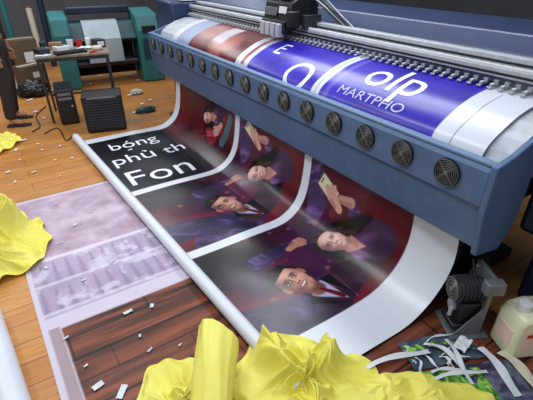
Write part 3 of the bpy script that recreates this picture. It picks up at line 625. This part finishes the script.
carton((.50,8.35,0),.4,.4,.55,.1,'dark brown cardboard carton standing left of the teal printer','carddk')
carton((.45,7.5,0),.35,.25,.28,.5,'low dark cardboard carton on the floor behind the table','carddk')
for i,(x,y,h_,tx_,mm,lab) in enumerate(((.22,8.95,1.1,.0,'vinyl','white media roll standing behind the cartons'),(.42,8.95,1.3,.0,'teal','teal media roll standing behind the cartons'),(.95,8.6,1.2,.03,'navydk','navy media roll standing behind the teal printer'),(.80,8.85,.95,.0,'creamcard','short cream media roll standing behind the teal printer'))):
    t=thing('media_roll',lab,'roll',(x,y,0),0,'media rolls standing at the back')
    MB().cyl((0,0,0),(tx_,.03,h_),.05).build('wound_media',M[mm],t); MB().cyl((tx_,.03,h_-.01),(tx_*1.02,.031,h_+.03),.025).build('core',M['card'],t)
def blob(name,label,cat,c,r,m,seed,sc=2.2,amp=.25,rz=0,group=None):
    b=MB(); bmesh.ops.create_icosphere(b.bm,subdivisions=5,radius=1)
    for v in b.bm.verts:
        d=v.co.normalized(); n_=1+amp*noise.noise(d*sc+Vector((seed,0,0)))+amp*.45*(1-2*abs(noise.noise(d*sc*2.3+Vector((0,seed,0)))))
        v.co=Vector((d.x*r[0]*n_,d.y*r[1]*n_,max(0,d.z*r[2]*n_+r[2]*.7)))
    o=b.build(name,m,angle=180); place(o,c,rz); return tag(o,label,cat,group)
blob('sack','pale woven sack slumped on the floor behind the table','sack',(.02,7.15,0),(.18,.16,.10),M['sack'],5)
blob('sack','crumpled dark bag slumped beside the pale sack','sack',(.40,6.75,0),(.20,.17,.12),M['bag'],9)
blob('plastic_wrap','crumpled pale plastic wrap on the floor between the speaker box and the printer','wrap',at(137,94),(.08,.07,.04),M['sack'],15)
blob('plastic_wrap','crumpled dark teal wrap on the floor right of the speaker box','wrap',at(146,112),(.12,.06,.04),M['tealdk'],18)
# ================================================================ PERSON
def skinned(name,verts,edges,m,parent,root=0,sub=2):
    me=bpy.data.meshes.new(name); me.from_pydata([v[0] for v in verts],edges,[]); o=bpy.data.objects.new(name,me); COL.objects.link(o)
    md=o.modifiers.new('skin','SKIN'); md.use_smooth_shade=True
    for i,v in enumerate(verts):
        r=v[1]; me.skin_vertices[0].data[i].radius=(r,r) if not isinstance(r,tuple) else r
        me.skin_vertices[0].data[i].use_root=(i==root)
    ss=o.modifiers.new('sub','SUBSURF'); ss.levels=sub; ss.render_levels=sub
    me.materials.append(m); o.parent=parent; return o
pe=thing('person','person in dark trousers and dark long-sleeved shirt standing at the left edge beside the table','person',(.06,5.60,0),math.radians(-20))
HA=[(.06,-.24,.84),(.06,.24,.84)]
V=[((0,0,.95),.12),((0,0,1.12),(.14,.10)),((.02,0,1.32),(.16,.11)),((.03,0,1.46),(.09,.08)),((.05,0,1.53),.055),((.07,0,1.62),(.085,.095)),((.07,0,1.70),(.08,.09)),
   ((.02,-.18,1.42),.05),((-.01,-.25,1.15),.04),((.05,-.24,.92),.03),(HA[0],.028),
   ((.02,.18,1.42),.05),((-.01,.25,1.15),.04),((.05,.24,.92),.03),(HA[1],.028),
   ((0,-.10,.86),.085),((.05,-.13,.5),.055),((.0,-.14,.12),.038),((.0,-.14,.06),.038),((.13,-.15,.04),.033),
   ((0,.10,.86),.085),((.0,.13,.5),.055),((-.05,.15,.12),.038),((-.05,.15,.06),.038),((.08,.16,.04),.033)]
E=[(0,1),(1,2),(2,3),(3,4),(4,5),(5,6),(2,7),(7,8),(8,9),(9,10),(2,11),(11,12),(12,13),(13,14),(0,15),(15,16),(16,17),(17,18),(18,19),(0,20),(20,21),(21,22),(22,23),(23,24)]
for (hx,hy,hz),w0 in zip(HA,(10,14)):
    k1=len(V); V.append(((hx+.01,hy,hz-.06),(.034,.018))); E.append((w0,k1))
body=skinned('body',V,E,M['skin'],pe)
for (hx,hy,hz) in HA:
    for j in range(4):
        ox=(-.028+.019*j); L=.03+.006*(j in(1,2))
        skinned('finger',[((hx+.01+ox*.8,hy,hz-.07),.0095),((hx+.012+ox,hy,hz-.10),.0095),((hx+.016+ox*1.1,hy-.004,hz-.10-L),.0085),((hx+.03+ox*1.1,hy-.006,hz-.10-L*1.6),.0075)],[(0,1),(1,2),(2,3)],M['skin'],pe)
    skinned('finger',[((hx+.02,hy,hz-.03),.012),((hx+.05,hy,hz-.06),.011),((hx+.06,hy,hz-.09),.009)],[(0,1),(1,2)],M['skin'],pe)
skinned('trousers',[((0,0,1.0),(.15,.125)),((0,0,.92),(.155,.135)),((0,-.10,.82),.108),((.05,-.13,.5),.082),((.0,-.14,.14),.066),((.0,-.14,.08),.070),((0,.10,.82),.108),((.0,.13,.5),.082),((-.05,.15,.14),.066),((-.05,.15,.08),.070)],[(0,1),(1,2),(2,3),(3,4),(4,5),(1,6),(6,7),(7,8),(8,9)],M['trouser'],pe)
skinned('shirt',[((0,0,.96),(.165,.14)),((0,0,1.12),(.168,.13)),((.02,0,1.32),(.185,.135)),((.03,0,1.43),(.12,.10)),((.02,-.18,1.41),.075),((-.01,-.25,1.15),.058),((.045,-.24,.94),.044),((.05,-.24,.90),.045),((.02,.18,1.41),.075),((-.01,.25,1.15),.058),((.045,.24,.94),.044),((.05,.24,.90),.045)],[(0,1),(1,2),(2,3),(2,4),(4,5),(5,6),(6,7),(2,8),(8,9),(9,10),(10,11)],M['shirt'],pe)
h=MB(); bmesh.ops.create_uvsphere(h.bm,u_segments=20,v_segments=12,radius=.112)
for v in h.bm.verts:
    v.co=Vector((v.co.x*.98+.045,v.co.y*.88,v.co.z*.95+1.715))
    if v.co.x>.12 and v.co.z<1.72: v.co.x=.06
h.build('hair',M['hair'],pe)
f=MB()
for s in(-1,1): bmesh.ops.create_uvsphere(f.bm,u_segments=10,v_segments=8,radius=.011,matrix=Matrix.Translation((.152,s*.033,1.655)))
f.build('eyes',M['black'],pe)
MB().tube([(.155,0,1.66),(.178,0,1.625),(.16,0,1.615)],[.008,.014,.01],8).build('nose',M['skin'],pe)
MB().tube([(.15,-.025,1.588),(.162,0,1.584),(.15,.025,1.588)],.006,6).build('mouth',M['red'],pe)
for s in(-1,1): MB().ring((.06,s*.095,1.64),(0,1,0),.022,.008,14,6).build('ear',M['skin'],pe)
for (fx,fy) in ((.03,-.145),(-.02,.155)):
    MB().prism([(fx-.09,fy-.04),(fx+.1,fy-.048),(fx+.16,fy-.02),(fx+.16,fy+.03),(fx+.1,fy+.048),(fx-.09,fy+.04)],'z',0,.02).tube([(fx+.06,fy-.045,.015),(fx+.07,fy,.075),(fx+.06,fy+.045,.015)],.008,6).build('sandal',M['sandal'],pe,smooth=False)
# ================================================================ RIGHT CORNER
mo=thing('take_up_motor','grey take-up motor bracket with round black fan on the floor under the printer end','motor',(1.72,.74,0),math.radians(-30))
MB().box((0,0,.01),(.2,.2,.02)).box((.05,.0,.2),(.02,.16,.38)).prism([(-.08,.02),(.04,.02),(.04,.2)],'y',-.08,-.07).build('bracket',M['grey'],mo,bevel=.003)
b=MB().cyl((-.10,0,.27),(.04,0,.27),.060,seg=28)
for i in range(6): b.cyl((-.085+.02*i,0,.27),(-.078+.02*i,0,.27),.068,seg=28)
b.build('motor_body',M['darkgrey'],mo,bevel=.001)
MB().box((.0,0,.14),(.12,.11,.13)).box((-.02,0,.06),(.14,.13,.03)).build('gearbox',M['black'],mo,bevel=.008)
g=MB()
for R in (.015,.03,.045,.058): g.ring((-.106,0,.27),(1,0,0),R,.0022,26,5)
g.cyl((-.112,0,.27),(-.104,0,.27),.012,seg=14); g.build('fan_guard',M['steel'],mo)
MB().cyl((-.1,-.03,.12),(-.1,-.03,.17),.01,seg=12).cyl((-.075,.02,.14),(-.045,.02,.14),.032,seg=20).build('drive_wheel',M['silver'],mo)
MB().box((.03,-.1,.36),(.09,.05,.07)).build('terminal_box',M['grey'],mo,bevel=.005)
for (yy_,zz_) in ((-.06,.05),(.06,.05),(-.06,.36),(.06,.36)): MB().cyl((.03,yy_,zz_),(.044,yy_,zz_),.007,seg=8).build('bolt',M['silver'],mo)
MB().tube([(0,.0,.33),(.0,.06,.40),(.1,.1,.38),(.16,.10,.2),(.18,.08,.02)],.007,8).build('cable',M['black'],mo)
jl=at(515,347)
jc=thing('jerrycan','pale whitish-yellow plastic jerrycan with cream label standing at the right edge','jerrycan',(jl.x+.04,jl.y-.01,0),math.radians(-25))
MB().prism([(-.13,.0),(-.135,.02),(-.135,.22),(-.11,.26),(-.03,.275),(.07,.265),(.135,.22),(.135,.02),(.13,0)],'y',-.08,.08).build('body',M['can'],jc,bevel=.018)
MB().tube([(-.02,0,.265),(-.01,0,.315),(.04,0,.32),(.095,0,.29),(.11,0,.235)],.016,10).build('handle',M['can'],jc)
MB().cyl((-.08,0,.255),(-.08,0,.305),.030,seg=20).build('cap',M['white'],jc,bevel=.002)
MB().box((0,-.0815,.13),(.19,.003,.13)).box((-.1365,0,.12),(.003,.1,.1)).build('label_panel',M['label'],jc)
MB().box((-.03,-.0835,.165),(.11,.002,.022)).build('label_print',M['red'],jc)
blob('rubbish_bag','crumpled black plastic bag under the right end of the printer','bag',(1.95,.84,0),(.10,.07,.14),M['bag'],3)
def scrap(label,c,w,d,rz,h,seed,pal,cat='scrap',name='film_scrap',group=None,n=120,fs=2.5,leaf=0):
    u=np.linspace(-.5,.5,n); A,B=np.meshgrid(u,u,indexing='ij')
    a=fbm(A*w*4,B*d*4,2,seed); b2=fbm(A*w*6+3,B*d*6,3,seed+9)
    z=h*(np.abs(a-.5)*3)+h*.3*np.abs(b2-.5)+.004
    ed=1-.12*vn(A*5,B*5,1.3,seed+3)
    P=np.stack([A*w*ed+.02*b2,B*d*ed+.02*a,z],-1)
    c3=fbm(A*w*9,B*d*9,fs,seed+20,3); q=np.clip((c3-.22)*1.8*len(pal),0,len(pal)-1.001); qi=q.astype(int); fq=(q-qi)[...,None]
    pc=np.array([C3(*x) for x in pal]); im=pc[qi]*(1-fq)+pc[np.minimum(qi+1,len(pal)-1)]*fq
    rs=random.Random(seed)
    for _ in range(leaf):
        x_,y_,an=rs.uniform(-.5,.5)*w,rs.uniform(-.5,.5)*d,rs.uniform(0,PI); L_=rs.uniform(.012,.03)
        put(im,ell(A*w,B*d,x_,y_,L_,L_*.38,an,.2),rs.choice([(96,170,50),(140,200,70),(60,120,40),(180,216,110),(40,90,36)]))
    o=gridmesh(name,P,im,M['printmatte']); place(o,c,rz); return tag(o,label,cat,group)
PG='printed scraps in the right corner'
scrap('bright green leafy printed film sheet lying flat beside the yellow fabric at the bottom edge',at(440,394,.008),.52,.22,-.45,.008,3,[(60,110,44),(100,156,60),(136,186,84),(90,140,60),(70,120,50)],group=PG,fs=1.6,leaf=130)
scrap('dark blue-grey printed film sheet lying flat behind the green one',at(440,352,.006),.40,.18,-.35,.010,13,[(44,50,66),(60,74,92),(84,96,106),(54,66,76)],group=PG,fs=1.6,leaf=12)
scrap('dark violet printed film sheet lying in front of the jerrycan',at(500,384,.006),.34,.22,-.5,.012,23,[(50,48,66),(84,78,108),(110,110,130),(60,64,80)],group=PG,fs=1.6)
def strip(px0,py0,px1,py1,w,label,arch=.02,m='paper',z=.02,group='white offcut strips in the right corner',bend=0.0,twist=0.0):
    p=at(px0,py0,z);q=at(px1,py1,z);d=q-p;L_=d.length;n=26; R=np.zeros((n,4,3))
    for i in range(n):
        t=i/(n-1); tw=twist*math.sin(t*PI*1.5)
        for j in range(4):
            s_=(j/3-.5)*w; R[i,j]=((t-.5)*L_,s_*math.cos(tw)+bend*math.sin(PI*t)+.01*math.sin(t*5),arch*math.sin(PI*t)+.004*math.sin(t*9+j)+abs(s_)*abs(math.sin(tw))*(1 if s_>0 else -.2)+.004)
    o=gridmesh('paper_strip',R,None,M[m]); place(o,(p+q)/2,math.atan2(d.y,d.x)); return tag(o,label,'paper strip',group)
strip(366,368,428,350,.028,'white offcut strip between the yellow fabric and the printed film, farthest left',.012)
strip(480,348,520,396,.042,'long wide white strip lying in front of the jerrycan at the right',.010,z=.03)
strip(500,352,540,388,.05,'cream board strip at the right edge in front of the jerrycan',.008,'creamcard',z=.03)
strip(424,344,466,372,.026,'broad white strip lying across the dark blue-grey film',.02,z=.02,bend=.02)
strip(446,340,474,384,.022,'broad white strip from the motor foot towards the bottom edge',.03,z=.024,bend=-.02)
strip(430,382,486,370,.020,'broad white strip along the top edge of the green leafy film',.015,z=.024)
rs=random.Random(9)
for i in range(8):
    x0=rs.uniform(414,474); y0=rs.uniform(342,380); an=rs.uniform(-.6,1.4); L_=rs.uniform(18,36)
    strip(x0,y0,x0+L_*math.cos(an),min(396,y0+L_*math.sin(an)*.8),rs.uniform(.008,.016),'thin white offcut lying among the printed film in the right corner',rs.uniform(.005,.02),z=.014+.002*i,bend=rs.uniform(-.02,.02),twist=rs.uniform(0,.6))
sheet('paper_sheet','folded white paper lying beside the foot of the motor','paper',at(462,345,.03),.10,.06,.2,M['paper'],.03,seed=4)
spots=[(98,386,.05,.03,.3),(122,392,.07,.03,.9),(128,312,.05,.02,.1),(152,306,.03,.02,1.1),(60,243,.05,.006,.2),(104,229,.06,.004,-.6),(75,225,.03,.02,.5),(46,268,.02,.02,.4),
 (130,150,.05,.03,.4),(18,84,.12,.06,.2),(35,112,.06,.04,.8),(26,72,.12,.05,1.2),(130,95,.08,.05,.3),(142,104,.06,.04,1),(68,78,.1,.06,.6),(150,350,.03,.01,.5),(20,160,.02,.02,0),(42,150,.03,.02,.7),
 (136,112,.1,.05,.1),(150,100,.07,.04,.7),(30,100,.09,.05,.5),(24,140,.05,.03,.3),(44,118,.05,.03,1.3),(15,182,.03,.02,.6),(55,160,.03,.015,.3),(112,262,.04,.01,.8),(84,280,.03,.012,.1),(66,338,.03,.012,.4),(180,345,.02,.01,.3),(128,75,.1,.05,.9),
 (100,76,.09,.05,.2),(90,84,.07,.04,1.1),(52,90,.06,.04,.4),(112,84,.08,.03,.8),(24,94,.07,.05,.1),(138,80,.08,.05,.5),(16,150,.05,.03,1.2),(34,172,.04,.02,.2),(8,172,.04,.03,.5),(60,176,.02,.01,.9),
 (118,98,.05,.03,.4),(60,146,.04,.02,1.0),(72,158,.03,.02,.3),(38,144,.03,.03,.8),(90,212,.02,.01,.2),(140,336,.02,.012,1.2),(168,362,.025,.01,.7),(86,366,.02,.012,.4),(34,224,.03,.012,.3),(56,204,.02,.012,1.1),(406,350,.03,.02,.5),(414,362,.025,.02,1.2)]
for i,(px,py,w,d,rz) in enumerate(spots):
    sheet('paper_scrap','small white paper scrap lying on the floor','scrap',at(px,py,.009),w,d,rz,M['paper'],.008,'small white scraps on the floor',seed=i+5)
# ================================================================ LIGHTS
def area(loc,sx,sy,pw,col=(1,1,1),rot=(0,0,0)):
    l=bpy.data.lights.new('ceiling_lamp','AREA'); l.shape='RECTANGLE'; l.size=sx; l.size_y=sy; l.energy=pw; l.color=col
    o=bpy.data.objects.new('ceiling_lamp',l); COL.objects.link(o); o.location=loc; o.rotation_euler=rot
area((.2,2.0,3.1),.5,3.4,62,(.93,.97,1))
area((2.6,3.4,3.1),.35,3.6,62,(.93,.97,1))
area((.8,7.0,3.1),3.0,.5,62,(.95,.98,1))
area((-1.5,5.2,3.1),.5,3,46,(1,.97,.93))
w=bpy.data.worlds.new('world'); S.world=w; w.use_nodes=True; bg=w.node_tree.nodes['Background']; bg.inputs[0].default_value=(.82,.9,1,1); bg.inputs[1].default_value=.56
